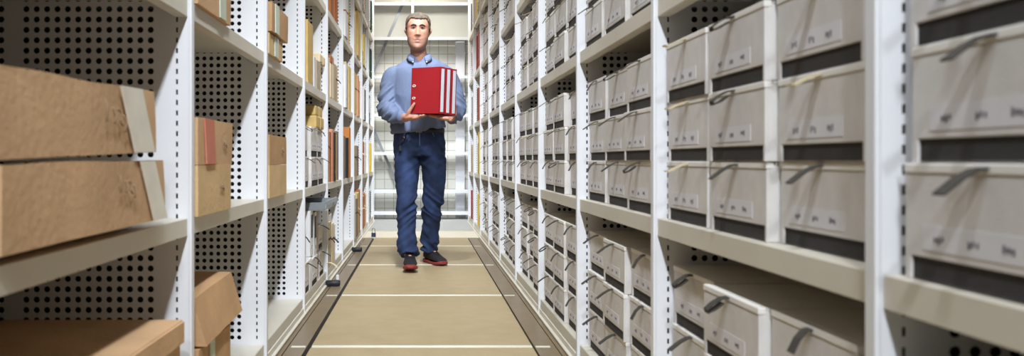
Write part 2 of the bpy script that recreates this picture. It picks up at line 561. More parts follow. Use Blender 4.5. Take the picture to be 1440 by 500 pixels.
# nearest bay: two long boxes stacked on the waist-high shelf, one big box below
carton('carton', 'long brown cardboard box lying under another on the nearest left shelf', (0.42, 0.70, 0.130), (-XL + 0.010, 1.100, 0.6520), (R(0.2), R(-2), 0), 'carton', 3,
       [(0.606, 0.690, 'tape_white', -0.070)], (0.45, 0.078, 0.060), 0.010)
carton('carton', 'long brown cardboard box on top of the nearest stack, white strip at its end', (0.42, 0.660, 0.133), (-XL + 0.006, 1.092, 0.7860), (R(1.5), R(-2), 0), 'carton', 5,
       [(0.513, 0.628, 'tape_white', -0.062)], (0.41, 0.070, 0.075), 0.010)
carton('carton', 'large brown box with plain top on the lowest shelf of the nearest left bay', (0.43, 0.83, 0.318), (-XL + 0.008, 1.09, 0.0758), (0, 0, 0), 'carton', 9, (), None, 0.006, 0.05)
# second bay
carton('carton', 'brown box with red paper strip, topmost of two on the waist-high left shelf', (0.36, 0.375, 0.126), (-XL + 0.002, 2.10, 0.7730), (0, 0, 0), 'carton', 11,
       [(0.07, 0.165, 'tape_red', -0.02)], (0.27, 0.06, 0.03), 0.005)
carton('carton', 'plain tan box underneath the box with the red paper strip', (0.36, 0.365, 0.1365), (-XL + 0.002, 2.10, 0.6356), (0, 0, 0), 'carton_tan', 12, (), (0.24, 0.07, 0.03), 0.004)
carton('carton', 'brown box with pale green strip at the top edge of the picture, second left bay', (0.36, 0.36, 0.17), (-XL + 0.002, 2.10, 1.2006), (0, 0, 0), 'carton', 13,
       [(0.215, 0.285, 'tape_green', -0.01)], None, 0.005)
carton('carton', 'brown box with slanting front lying over another on the lowest left shelf', (0.34, 0.43, 0.125), (-XL + 0.020, 2.115, 0.2885), (R(2.0), 0, 0), 'carton_dark', 14, (), None, 0.006, 0, 0.035)
carton('carton', 'brown box beneath the slanting one on the lowest left shelf', (0.33, 0.345, 0.205), (-XL + 0.004, 2.10, 0.0756), (0, 0, 0), 'carton_dark', 15,
       [(0.10, 0.15, 'tape_green', 0)], None, 0.004)
# third bay
carton('carton', 'brown box at the top of the pair on the third left bay waist-high shelf', (0.34, 0.385, 0.118), (-XL + 0.002, 3.095, 0.7655), (0, 0, 0), 'carton_dark', 16, (), (0.27, 0.06, 0.025), 0.005)
carton('carton', 'tan box at the bottom of the pair on the third left bay waist-high shelf', (0.34, 0.39, 0.129), (-XL + 0.002, 3.095, 0.6356), (0, 0, 0), 'carton_tan', 17, (), None, 0.004)
carton('carton', 'brown box with pale strip resting on a lower box, third shelf, third left bay', (0.32, 0.36, 0.115), (-XL + 0.012, 3.09, 1.2880), (R(0.5), 0, 0), 'carton_dark', 18,
       [(0.05, 0.13, 'tape_green', 0)], None, 0.006)
carton('carton', 'low tan box with pale strip under a brown box, third shelf, third left bay', (0.34, 0.30, 0.080), (-XL + 0.002, 3.085, 1.2006), (0, 0, 0), 'carton_tan', 19,
       [(0.10, 0.18, 'tape_green', 0)], None, 0.005)

# ------------------------------------------------------------------ upright files
CNAME = {'red_dark': 'dark red', 'orange': 'orange', 'rust': 'rust brown', 'salmon': 'salmon', 'tan': 'tan', 'cream': 'cream', 'beige': 'beige', 'grey_brown': 'grey brown',
         'navy': 'navy', 'blue': 'blue', 'dark_green': 'dark green', 'near_black': 'black', 'white_card': 'white', 'grey_card': 'grey', 'yellow': 'yellow', 'binder_red': 'red'}
def make_binder(wd, hg, m, lab_m, dp=0.28):
    t = thing('lever_arch_binder', 'binder', 'binder')
    mb = MB()
    mb.box((-dp, -wd / 2, 0), (0, -wd / 2 + 0.003, hg), 0, 0.001)
    mb.box((-dp, wd / 2 - 0.003, 0), (0, wd / 2, hg), 0, 0.001)
    mb.box((-0.004, -wd / 2, 0), (0.001, wd / 2, hg), 0, 0.0012)
    mb.build('cover', m, t)
    mb = MB(); mb.box((-dp + 0.01, -wd / 2 + 0.0035, 0.006), (-0.006, wd / 2 - 0.0035, hg - 0.012)); mb.build('paper_block', 'pages', t)
    if lab_m:
        mb = MB(); mb.box((0.0011, -wd * 0.36, hg * 0.40), (0.0018, wd * 0.36, hg * 0.90)); mb.build('spine_label', lab_m, t)
    mb = MB()
    ring = [(0.0014, 0.010 * math.cos(a * PI / 6), hg * 0.2 + 0.010 * math.sin(a * PI / 6)) for a in range(13)]
    mb.tube(ring, 0.0018, 0, 6, side=(1, 0, 0)); mb.build('finger_ring', 'chrome', t)
    return t
def make_folder(wd, hg, m, tie, dp=0.30):
    t = thing('file_folder', 'folder', 'folder')
    mb = MB()
    n = max(2, int(wd / 0.018))
    for k in range(2):
        y = -wd / 2 + 0.0015 if k == 0 else wd / 2 - 0.0015
        mb.box((-dp, y - 0.0015, 0), (0, y + 0.0015, hg), 0, 0.0006)
    mb.box((-0.003, -wd / 2, 0), (0.0, wd / 2, hg * 0.985), 0, 0.001)
    mb.build('cover', m, t)
    mb = MB(); mb.box((-dp + 0.004, -wd / 2 + 0.0032, 0.002), (-0.0035, wd / 2 - 0.0032, hg - 0.006)); mb.build('paper_block', 'pages', t)
    if tie:
        mb = MB()
        z = hg * 0.62
        mb.box((-dp - 0.001, -wd / 2 - 0.0012, z - 0.006), (0.0012, wd / 2 + 0.0012, z + 0.006), 0, 0.0008)
        mb.tube([(0.001, 0, z), (0.016, 0.008, z - 0.01), (0.03, 0.016, z - 0.03)], 0.003, 0, 5)
        mb.build('tie_band', tie, t)
    return t
def make_parcel(wd, hg, m, dp=0.24):
    t = thing('paper_parcel', 'parcel', 'parcel')
    mb = MB()
    mb.box((-dp, -wd / 2, 0), (0, wd / 2, hg), 0, 0.010, None, 3)
    mb.build('wrapping', m, t)
    mb = MB()
    mb.box((-dp - 0.001, -0.003, -0.0003), (0.0015, 0.003, hg + 0.0012), 0)
    mb.box((-dp * 0.5 - 0.003, -wd / 2 - 0.001, -0.0003), (-dp * 0.5 + 0.003, wd / 2 + 0.001, hg + 0.0012), 0)
    mb.build('string', 'string', t)
    return t
UPRO = {}
def place_file(kind, m, wd, hg, loc, rz, label, group, extra=None):
    k = (kind, m, round(wd, 3), round(hg, 3), extra)
    if k not in UPRO:
        if kind == 'binder': p = make_binder(wd, hg, m, extra)
        elif kind == 'folder': p = make_folder(wd, hg, m, extra)
        elif kind == 'parcel': p = make_parcel(wd, hg, m)
        elif kind == 'box': p = make_archive_box(wd, hg, int(extra or 0), 0.30)
        p.location = loc; p.rotation_euler = (0, 0, rz); p['label'] = label; p['group'] = group
        UPRO[k] = p
        return p
    return dup(UPRO[k], loc, rz, label, group)

KN = {'binder': 'binder', 'folder': 'folder', 'parcel': 'parcel', 'box': 'box'}
# left rack beyond the cartons: bay, shelf, items from the near end: (kind, colour, thickness, height, extra, pull-out)
L = {}
L[(4, 2)] = [('folder', 'cream', .17, .335, None, 0), ('folder', 'tan', .19, .34, None, .0), ('folder', 'grey_card', .10, .15, None, 0), ('folder', 'white_card', .05, .18, None, .01), ('folder', 'near_black', .03, .17, None, 0), ('folder', 'beige', .16, .17, None, 0), ('folder', 'tan', .10, .16, None, 0)]
L[(4, 1)] = [('box', 'g', .30, .165, 0, 0), ('box', 'g', .30, .165, 1, .012), ('box', 'g', .28, .165, 0, 0)]
L[(4, 0)] = [('box', 'g', .24, .165, 0, 0), ('folder', 'white_card', .06, .17, None, 0), ('box', 'g', .24, .16, 1, 0), ('folder', 'beige', .12, .16, 'near_black', 0), ('box', 'g', .22, .15, 0, 0)]
L[(5, 3)] = [('folder', 'rust', .10, .31, None, 0), ('folder', 'orange', .18, .30, None, 0), ('folder', 'rust', .12, .33, None, .0), ('folder', 'orange', .20, .31, None, 0), ('folder', 'rust', .10, .30, None, 0)]
L[(5, 2)] = [('folder', 'tan', .14, .40, None, 0), ('folder', 'cream', .10, .27, None, .01), ('parcel', 'cream', .22, .24, None, 0), ('folder', 'beige', .12, .26, None, 0), ('folder', 'tan', .14, .27, 'near_black', 0), ('folder', 'cream', .10, .2, None, 0)]
L[(5, 1)] = [('folder', 'grey_brown', .13, .40, 'near_black', 0), ('folder', 'beige', .12, .38, None, 0), ('folder', 'rust', .07, .34, None, .01), ('folder', 'salmon', .09, .36, None, .005), ('binder', 'near_black', .08, .34, None, .01), ('folder', 'white_card', .09, .34, None, 0), ('folder', 'tan', .10, .33, None, 0), ('folder', 'grey_brown', .12, .36, None, 0)]
L[(5, 0)] = [('folder', 'tan', .12, .43, None, 0), ('folder', 'beige', .14, .30, 'near_black', 0), ('folder', 'cream', .12, .28, 'near_black', .01), ('folder', 'white_card', .12, .26, 'near_black', 0), ('folder', 'white_card', .2, .32, None, -.05)]
L[(6, 3)] = [('parcel', 'cream', .2, .30, None, 0), ('folder', 'white_card', .2, .33, 'rust', .01), ('parcel', 'white_card', .2, .3, None, 0), ('folder', 'tan', .2, .30, 'near_black', 0)]
L[(6, 2)] = [('folder', 'rust', .12, .40, None, 0), ('folder', 'cream', .08, .42, None, 0), ('binder', 'white_card', .08, .34, 'paper', .01), ('binder', 'navy', .12, .33, None, .02), ('folder', 'salmon', .08, .36, None, 0), ('folder', 'cream', .16, .40, None, 0), ('folder', 'tan', .14, .38, None, 0)]
L[(6, 1)] = [('folder', 'beige', .14, .33, None, 0), ('folder', 'grey_brown', .14, .34, None, 0), ('folder', 'tan', .12, .34, None, 0), ('folder', 'near_black', .05, .33, None, .01), ('folder', 'orange', .12, .42, None, .015), ('folder', 'white_card', .12, .36, None, -.05)]
L[(6, 0)] = [('folder', 'rust', .16, .42, None, .0)]
L[(7, 3)] = [('folder', 'tan', .2, .42, None, .0), ('folder', 'cream', .16, .4, None, .0), ('folder', 'tan', .2, .42, None, .01), ('folder', 'tan', .2, .40, None, .0)]
L[(7, 2)] = [('folder', 'tan', .16, .38, None, 0), ('folder', 'tan', .14, .38, 'near_black', .01), ('folder', 'cream', .12, .36, None, 0), ('folder', 'salmon', .12, .38, None, 0), ('folder', 'tan', .2, .36, None, 0)]
L[(7, 1)] = [('folder', 'beige', .2, .28, 'near_black', 0), ('folder', 'grey_brown', .18, .28, 'near_black', .01), ('folder', 'beige', .18, .26, None, 0)]
L[(7, 0)] = [('folder', 'white_card', .12, .40, None, 0), ('folder', 'grey_brown', .22, .36, 'near_black', .01), ('folder', 'tan', .2, .40, 'cream', .01), ('folder', 'rust', .16, .42, None, .0)]
L[(8, 4)] = [('binder', 'near_black', .12, .33, 'yellow', 0), ('binder', 'yellow', .10, .33, None, .01), ('binder', 'navy', .1, .33, 'paper', 0), ('binder', 'white_card', .1, .33, None, 0)]
L[(8, 3)] = [('binder', 'near_black', .12, .34, 'yellow', 0), ('binder', 'yellow', .10, .33, None, .01), ('binder', 'near_black', .12, .33, None, 0), ('binder', 'white_card', .12, .33, None, .01), ('binder', 'near_black', .12, .33, 'paper', 0)]
L[(8, 2)] = [('folder', 'tan', .14, .33, None, 0), ('folder', 'white_card', .12, .34, None, .01), ('binder', 'near_black', .12, .34, None, 0), ('binder', 'navy', .12, .33, None, 0)]
L[(8, 1)] = [('folder', 'rust', .16, .34, 'cream', .0), ('folder', 'rust', .16, .34, 'cream', .0), ('folder', 'white_card', .2, .34, None, .0)]
L[(8, 0)] = [('folder', 'rust', .2, .34, 'cream', .01), ('folder', 'rust', .2, .36, 'cream', .0), ('folder', 'tan', .2, .34, None, .0)]
L[(9, 4)] = [('binder', 'navy', .1, .33, None, 0), ('binder', 'white_card', .12, .33, None, .01), ('binder', 'dark_green', .14, .35, None, .0), ('binder', 'dark_green', .14, .35, None, .01), ('binder', 'dark_green', .14, .34, None, .01)]
L[(9, 3)] = [('binder', 'near_black', .12, .33, None, 0), ('binder', 'dark_green', .14, .34, None, .01), ('binder', 'near_black', .12, .34, None, .0), ('binder', 'dark_green', .14, .34, None, .01)]
L[(9, 2)] = [('binder', 'near_black', .14, .34, None, 0), ('binder', 'dark_green', .14, .34, 'paper', .01), ('binder', 'white_card', .14, .34, None, .01), ('binder', 'near_black', .12, .34, None, .0)]
L[(9, 1)] = [('folder', 'near_black', .1, .34, None, 0), ('folder', 'yellow', .13, .34, None, .02), ('folder', 'white_card', .12, .30, None, .01), ('folder', 'near_black', .14, .33, None, 0)]
L[(9, 0)] = [('binder', 'dark_green', .12, .33, None, 0), ('binder', 'white_card', .12, .33, None, .01), ('binder', 'near_black', .12, .33, None, 0), ('binder', 'dark_green', .12, .33, None, 0)]
RL = random.Random(5)
for (b, lv), items in sorted(L.items()):
    y = Y0 + b - 1 + 0.034
    for i, (kind, m, wd, hg, extra, pull) in enumerate(items):
        gap = RL.uniform(0.002, 0.006)
        y += gap
        cn = CNAME.get(m, 'grey')
        tied = ' tied' if kind == 'folder' and extra else ''
        kn = 'grey archive box' if kind == 'box' else '%s%s %s' % (cn, tied, KN[kind])
        lab = '%s, %s item on the %s, %s left bay' % (kn, ORD[i], SHELFNAME[lv], ORD[b - 1])
        x = -XL - (0.008 if b >= 7 else 0.018) + pull + RL.uniform(-0.012, 0.008)
        place_file(kind, m, wd, hg, (x, y + wd / 2, LEVELS[lv] + 0.0006), 0.0, lab, 'upright files and boxes on the left rack', extra)
        y += wd
# second layers in the fourth left bay
def left_extra(kind, m, wd, hg, yc, z, extra, label, x=-XL - 0.03, rz=0.0):
    place_file(kind, m, wd, hg, (x, yc, z), rz, label, 'upright files and boxes on the left rack', extra)
z4 = LEVELS[1] + 0.1662
left_extra('box', 'g', .30, .170, 4.245, z4, 3, 'grey box at the near end of the upper row, waist-high shelf, fourth left bay', -XL - 0.035)
left_extra('box', 'g', .28, .170, 4.550, z4, 0, 'grey box in the middle of the upper row, waist-high shelf, fourth left bay', -XL - 0.018)
left_extra('box', 'g', .28, .170, 4.850, z4, 1, 'grey box at the far end of the upper row, waist-high shelf, fourth left bay', -XL - 0.03)
z5 = z4 + 0.1712
left_extra('folder', 'grey_brown', .12, .135, 4.165, z5, None, 'grey brown folder standing on the grey boxes, fourth left bay', -XL - 0.035)
left_extra('folder', 'beige', .15, .125, 4.320, z5, None, 'beige folder beside a grey brown one on the grey boxes, fourth left bay', -XL - 0.045)
left_extra('parcel', 'tan', .36, .072, 4.80, z5, None, 'lower brown paper parcel lying on the grey boxes, fourth left bay', -XL - 0.015)
left_extra('parcel', 'tan', .32, .062, 4.82, z5 + 0.0735, None, 'upper brown paper parcel stacked on another, fourth left bay', -XL - 0.025)
left_extra('parcel', 'cream', .26, .058, 4.90, LEVELS[2] + 0.1715, None, 'small pale carton lying on the upright folders, fourth left bay', -XL - 0.012)
zl = LEVELS[0] + 0.171
left_extra('box', 'g', .22, .150, 4.19, LEVELS[0] + 0.1660, 1, 'grey archive box in the upper row of the lowest shelf, fourth left bay')
left_extra('binder', 'white_card', .09, .255, 4.455, LEVELS[0] + 0.1712, 'near_black', 'white binder with black label nearest the grey tray, fourth left bay', -XL - 0.02)
left_extra('binder', 'white_card', .10, .250, 4.57, LEVELS[0] + 0.1612, 'near_black', 'white binder with black label, second under the grey tray', -XL - 0.015)
left_extra('folder', 'beige', .14, .24, 4.72, LEVELS[0] + 0.1612, None, 'beige folder behind the white binders on the lowest shelf, fourth left bay')
left_extra('box', 'g', .20, .150, 4.92, LEVELS[0] + 0.1612, 0, 'grey archive box beyond the beige folder on the lowest shelf, fourth left bay')
left_extra('parcel', 'rust', .16, .055, 5.446, LEVELS[2] + 0.2412, None, 'small brown parcel lying on a cream parcel, fifth left bay', -XL - 0.012)

# grey tray lying across the tops of the files
t = thing('document_tray', 'grey metal tray with curved rim jutting into the aisle, fourth left bay', 'tray', (-XL, 4.42, 0.5020))
mb = MB()
prof = [(0.0, 0.0), (0.055, 0.0), (0.068, 0.012), (0.070, 0.030), (0.066, 0.050)]
inner = [(p[0] - 0.004, p[1] + 0.004) for p in prof]
for y0, y1 in ((0.0, 0.56),):
    ring = [Vector((-0.25, 0, 0))] + [Vector((a, 0, c)) for a, c in prof] + [Vector((a, 0, c)) for a, c in reversed(inner)] + [Vector((-0.25, 0, 0.004))]
    mb.ring_loft([[p + Vector((0, y0, 0)) for p in ring], [p + Vector((0, y1, 0)) for p in ring]], 0, False)
mb.box((-0.25, 0, 0.004), (0.060, 0.004, 0.045), 0, 0.001)
mb.box((-0.25, 0.556, 0.004), (0.060, 0.560, 0.045), 0, 0.001)
mb.build('tray_body', 'steel_grey', t)
mb = MB(); mb.box((0.0700, 0.20, 0.014), (0.0735, 0.36, 0.034), 0, 0.001); mb.build('label_holder', 'grey_card', t)

# right rack, far bays
Rr = {}
Rr[(8, 4)] = [('binder', 'red_dark', .09, .33, None), ('binder', 'rust', .09, .33, None), ('binder', 'yellow', .09, .34, None), ('binder', 'dark_green', .09, .33, 'paper'), ('binder', 'white_card', .09, .33, None), ('binder', 'yellow', .09, .34, None)]
Rr[(9, 4)] = [('binder', 'white_card', .1, .33, None), ('binder', 'yellow', .1, .33, None), ('binder', 'grey_card', .1, .33, None), ('binder', 'white_card', .1, .33, None), ('binder', 'navy', .1, .33, None)]
Rr[(8, 3)] = [('binder', 'binder_red', .11, .36, None), ('binder', 'binder_red', .11, .36, None), ('binder', 'red_dark', .11, .36, None), ('binder', 'binder_red', .11, .36, 'paper'), ('binder', 'red_dark', .11, .36, None)]
Rr[(9, 3)] = [('binder', 'red_dark', .1, .34, None), ('binder', 'white_card', .1, .33, None), ('binder', 'binder_red', .1, .34, None), ('binder', 'white_card', .1, .33, 'binder_red')]
Rr[(8, 2)] = [('binder', 'orange', .1, .33, None), ('binder', 'rust', .1, .33, None), ('binder', 'white_card', .1, .33, None), ('binder', 'red_dark', .1, .35, None), ('folder', 'tan', .1, .33, None)]
Rr[(9, 2)] = [('binder', 'orange', .1, .33, 'paper'), ('binder', 'white_card', .1, .33, 'navy'), ('binder', 'navy', .1, .33, 'paper'), ('binder', 'red_dark', .1, .33, None), ('binder', 'white_card', .1, .33, None)]
Rr[(8, 1)] = [('folder', 'near_black', .14, .33, None), ('folder', 'yellow', .13, .44, None), ('binder', 'near_black', .12, .33, None), ('folder', 'tan', .12, .32, None)]
Rr[(9, 1)] = [('folder', 'tan', .14, .33, None), ('folder', 'cream', .13, .33, None), ('folder', 'rust', .12, .30, None), ('folder', 'beige', .14, .33, None)]
Rr[(8, 0)] = [('binder', 'blue', .1, .34, 'paper'), ('binder', 'yellow', .1, .35, None), ('binder', 'grey_card', .1, .34, None), ('binder', 'yellow', .1, .34, None)]
Rr[(9, 0)] = [('binder', 'cream', .12, .34, None), ('binder', 'red_dark', .12, .36, None), ('binder', 'white_card', .12, .34, None), ('binder', 'binder_red', .12, .34, None)]
for (b, lv), items in sorted(Rr.items()):
    y = Y0 + b - 1 + 0.034
    for i, (kind, m, wd, hg, extra) in enumerate(items):
        y += RL.uniform(0.003, 0.02)
        lab = '%s %s, %s from the near end, %s, %s right bay' % (CNAME[m], KN[kind], ORD[i], SHELFNAME[lv], ORD[b - 1])
        lab = lab.replace('nearest from the near end', 'at the near end')
        place_file(kind, m, wd, hg, (XR + 0.010 + RL.uniform(-0.006, 0.010), y + wd / 2, LEVELS[lv] + 0.0006), PI, lab, 'binders at the far end of the right rack', extra)
        y += wd

# ------------------------------------------------------------------ rack across the end of the aisle
BY = 10.42
t = thing('end_rack', 'pale steel rack across the end of the aisle behind the man', 'shelving rack', (0, BY, 0))
posts = [-1.15, -0.105, 1.15]
for x in posts:
    mb = MB()
    mb.box((x - 0.018, 0, 0), (x + 0.018, 0.03, 2.98), 0, 0.002)
    mb.box((x - 0.018, 0.17, 0), (x + 0.018, 0.20, 2.98), 0, 0.002)
    mb.build('post', 'white_metal', t)
for z in (0.10, 0.385, 0.885, 1.385, 1.89, 2.395, 2.85):
    mb = MB()
    mb.box((-1.15, 0.0, z - 0.004), (1.15, 0.20, z), 0)
    mb.box((-1.15, -0.006, z - 0.040), (1.15, 0.0, z), 0, 0.001)
    mb.box((-1.15, 0.0, z - 0.040), (1.15, 0.02, z - 0.037), 0)
    mb.build('shelf', 'white_metal', t)
mb = MB(); mb.box((-1.15, 0.206, 2.40), (1.15, 0.210, 2.97)); mb.build('back_panel', 'panel', t)
for (x0, z0, x1, z1) in ((-0.215, 2.93, -0.66, 1.90), (-0.67, 1.28, -0.22, 0.24)):
    mb = MB()
    d = Vector((x1 - x0, 0, z1 - z0)).normalized()
    nrm = Vector((-d.z, 0, d.x)) * 0.018
    a, b = Vector((x0, 0.200, z0)), Vector((x1, 0.200, z1))
    yy = Vector((0, 0.004, 0))
    mb.ring_loft([[a - nrm, a + nrm, a + nrm + yy, a - nrm + yy], [b - nrm, b + nrm, b + nrm + yy, b - nrm + yy]], 0, False)
    mb.build('cross_brace', 'steel_grey', t)
mb = MB(); mb.box((0.47, 0.0, 0.0), (0.595, 0.05, 2.38), 0, 0.004)
for zz in (0.55, 1.1, 1.65, 2.2): mb.box((0.46, -0.004, zz), (0.605, 0.0, zz + 0.03), 0, 0.001)
tag(mb.build('cable_duct', 'white_metal', None, (0, 10.668, 0)), 'white vertical duct on the tiled end wall right of the man', 'cable duct')

# ------------------------------------------------------------------ small things by the left rack
for i, (x, y, lab) in enumerate(((-0.545, 4.93, 'black rubber stop on the floor strip nearer the camera'), (-0.545, 6.78, 'black rubber stop on the floor strip farther from the camera'))):
    mb = MB()
    mb.tube([(-0.045, 0, 0.02), (-0.040, 0, 0.02), (0.040, 0, 0.02), (0.045, 0, 0.02)], [0.013, 0.019, 0.019, 0.013], 0, 16, side=(0, 0, 1))
    mb.box((-0.03, -0.014, 0.0), (0.03, 0.014, 0.006), 0)
    o = tag(mb.build('rubber_stop', 'rubber', None, (x, y, -0.001)), lab, 'door stop', 'black rubber stops by the left rack')
t = thing('padlock', 'small dark padlock standing at the far left end of the floor', 'padlock', (-0.478, 8.06, 0.0))
mb = MB(); mb.box((-0.022, -0.010, 0.0), (0.022, 0.010, 0.042), 0, 0.004, None, 2); mb.build('lock_body', 'navy', t)
mb = MB(); mb.tube([(-0.015, 0, 0.04)] + [(-0.015 * math.cos(a * PI / 8), 0, 0.072 + 0.015 * math.sin(a * PI / 8)) for a in range(9)] + [(0.015, 0, 0.04)], 0.0045, 0, 8, side=(0, 1, 0)); mb.build('shackle', 'chrome', t)
t = thing('string_tag', 'pale strap with small white tag hanging over the lowest left shelf edge', 'tag', (-XL + 0.01, 5.05, 0.078))
mb = MB(); mb.strap([(-0.03, 0.02, 0.045), (0.0, 0.0, 0.055), (0.03, -0.01, 0.045), (0.055, -0.02, 0.025)], (0.2, 1, 0), 0.022, 0.003); mb.build('strap', 'string', t)
mb = MB(); mb.tube([(0.052, -0.02, 0.026), (0.056, -0.022, 0.0), (0.055, -0.022, -0.02)], 0.0012, 0, 5)
mb.box((0.046, -0.023, -0.052), (0.064, -0.0215, -0.020), 0, 0.0004); mb.build('paper_tag', 'paper', t)

# ------------------------------------------------------------------ binders in the man's arms
U = Vector((0.712, -0.700, 0.0)).normalized()         # along the cover, fore-edge to spine
NRM = Vector((-0.700, -0.712, 0.0)).normalized()      # out of the front cover, towards the camera
ROLL = Matrix.Rotation(R(2.6), 3, NRM * -1)
Un = ROLL @ U
Vn = ROLL @ Vector((0, 0, 1))
ORG = Vector((-0.072, 5.527, 1.108))                  # lower fore-edge corner of the front cover
def B(u, v, w): return ORG + Un * u + Vn * v + NRM * w
BW, BH, BT = 0.272, 0.315, 0.052
BROT = Matrix((Un, Vn, NRM)).transposed().to_4x4()
BLAB = ['front one of three red lever arch binders held by the man', 'middle one of three red lever arch binders held by the man', 'rear one of three red lever arch binders, nearest his chest']
for k in range(3):
    t = thing('lever_arch_binder', BLAB[k], 'binder', (0, 0, 0), 0, 'red binders carried by the man')
    base = B(0.004 * k, -0.003 * k, -k * (BT + 0.002))
    t.matrix_world = Matrix.Translation(base) @ BROT
    mb = MB()
    mb.box((0, 0, -0.003), (BW, BH, 0), 0, 0.001)
    mb.box((0, 0, -BT), (BW, BH, -BT + 0.003), 0, 0.001)
    mb.box((BW - 0.003, 0, -BT), (BW, BH, 0), 0, 0.001)
    mb.build('cover', 'binder_red', t)
    mb = MB(); mb.box((0.006, 0.006, -BT + 0.0035), (BW - 0.004, BH - 0.010, -0.0035)); mb.build('paper_block', 'pages', t)
    mb = MB(); mb.box((BW + 0.0001, 0.012, -BT + 0.010), (BW + 0.0012, BH - 0.012, -0.014), 0); mb.build('spine_label', 'binder_label', t)
    mb = MB()
    for vv in (0.105, 0.190):
        for q in range(2):
            pass
        ring = [(0.030 + 0.014 * math.cos(a * PI / 8), vv + 0.0065 * math.sin(a * PI / 8), 0.0008) for a in range(17)]
        mb.tube(ring, 0.0028, 0, 6, side=(0, 0, 1))
    mb.build('eyelet', 'tape_white', t) if k == 0 else mb.bm.free()

# ------------------------------------------------------------------ the man
MX, MY = -0.02, 5.82
man = thing('person', 'man in blue shirt and jeans walking toward the camera holding red binders', 'person', (MX, MY, 0))
OFF = Vector((MX, MY, 0))
def cr(pts, n):
    """Catmull-Rom through tuples of floats"""
    out = []
    m = len(pts)
    for i in range(m - 1):
        p0, p1, p2, p3 = pts[max(i - 1, 0)], pts[i], pts[i + 1], pts[min(i + 2, m - 1)]
        for k in range(n):
            t = k / n
            out.append(tuple(0.5 * (2 * b + (c - a) * t + (2 * a - 5 * b + 4 * c - d) * t * t + (3 * b - a - 3 * c + d) * t ** 3) for a, b, c, d in zip(p0, p1, p2, p3)))
    out.append(tuple(pts[-1]))
    return out
def limb(mb, secs, side=(1, 0, 0), n=20, sub=5, mi=0, cap_round=True):
    """secs: (x, y, z, a, b): centre and half axes (a along side, b across)"""
    s = cr(secs, sub)
    if cap_round:
        def capped(s0, s1):
            d = (Vector(s0[:3]) - Vector(s1[:3])).normalized()
            out = []
            rr = min(s0[3], s0[4])
            for f in (0.35, 0.7, 0.92, 1.0):
                k = math.sqrt(max(0.0, 1 - f * f)) if f < 1 else 0.05
                p = Vector(s0[:3]) + d * rr * f * 0.8
                out.append((p.x, p.y, p.z, s0[3] * max(k, 0.08), s0[4] * max(k, 0.08)))
            return out
        s = list(reversed(capped(s[0], s[1]))) + s + capped(s[-1], s[-2])
    mb.tube([Vector(q[:3]) - OFF for q in s], [(q[3], q[4]) for q in s], mi, n, True, side)
def ball(mb, c, r, mi=0, seg=20):
    b = bmesh.new()
    bmesh.ops.create_uvsphere(b, u_segments=seg, v_segments=seg // 2 + 2, radius=1.0)
    r = r if isinstance(r, (tuple, list)) else (r, r, r)
    for v in b.verts:
        v.co = Vector((v.co.x * r[0], v.co.y * r[1], v.co.z * r[2])) + Vector(c) - OFF
    mb._take(b, None, mi, True)
def remeshed(mb, name, mats, voxel, smooth_n=0, parent=None, fac=0.5):
    bmesh.ops.recalc_face_normals(mb.bm, faces=list(mb.bm.faces))
    me = bpy.data.meshes.new(name + '_raw')
    mb.bm.to_mesh(me); mb.bm.free()
    o = bpy.data.objects.new(name + '_raw', me)
    COL.objects.link(o)
    md = o.modifiers.new('r', 'REMESH'); md.mode = 'VOXEL'; md.voxel_size = voxel; md.use_smooth_shade = True
    if smooth_n:
        sm = o.modifiers.new('s', 'SMOOTH'); sm.factor = fac; sm.iterations = smooth_n
    dg = bpy.context.evaluated_depsgraph_get()
    m2 = bpy.data.meshes.new_from_object(o.evaluated_get(dg), depsgraph=dg)
    m2.name = name
    bpy.data.objects.remove(o, do_unlink=True)
    bpy.data.meshes.remove(me)
    m2.materials.clear()
    for m in mats: m2.materials.append(M[m])
    r = bpy.data.objects.new(name, m2)
    COL.objects.link(r)
    r.parent = parent
    for p in m2.polygons:
        p.use_smooth = True
        p.material_index = 0
    return r

# head ------------------------------------------------------------
HC = Vector((-0.024, 5.775, 0.0))
CH, CR = 1.574, 1.846
HT = CR - CH
prof = [  # t, half width, front, back
    (0.00, .026, .078, -.030), (0.04, .040, .086, -.015), (0.10, .052, .089, .020), (0.18, .061, .088, .045), (0.28, .067, .087, .066), (0.38, .0705, .086, .080),
    (0.48, .073, .084, .090), (0.58, .0745, .083, .097), (0.66, .0765, .087, .100), (0.75, .0765, .084, .100), (0.84, .071, .074, .094), (0.91, .058, .057, .078), (0.96, .040, .036, .056), (0.99, .020, .014, .030), (1.0, .004, -.004, .012)]
pr = cr([(p[0], p[1] * 1.10, p[2], p[3]) for p in prof], 6)
def gauss(x, s): return math.exp(-(x / s) ** 2)
rings = []
NH = 72
HEADROT = Matrix.Rotation(R(2.0), 3, 'Y') @ Matrix.Rotation(R(-2), 3, 'X')
HPIV = Vector((0, 0.01, CH + 0.02))
EZ = CH + 0.572 * HT
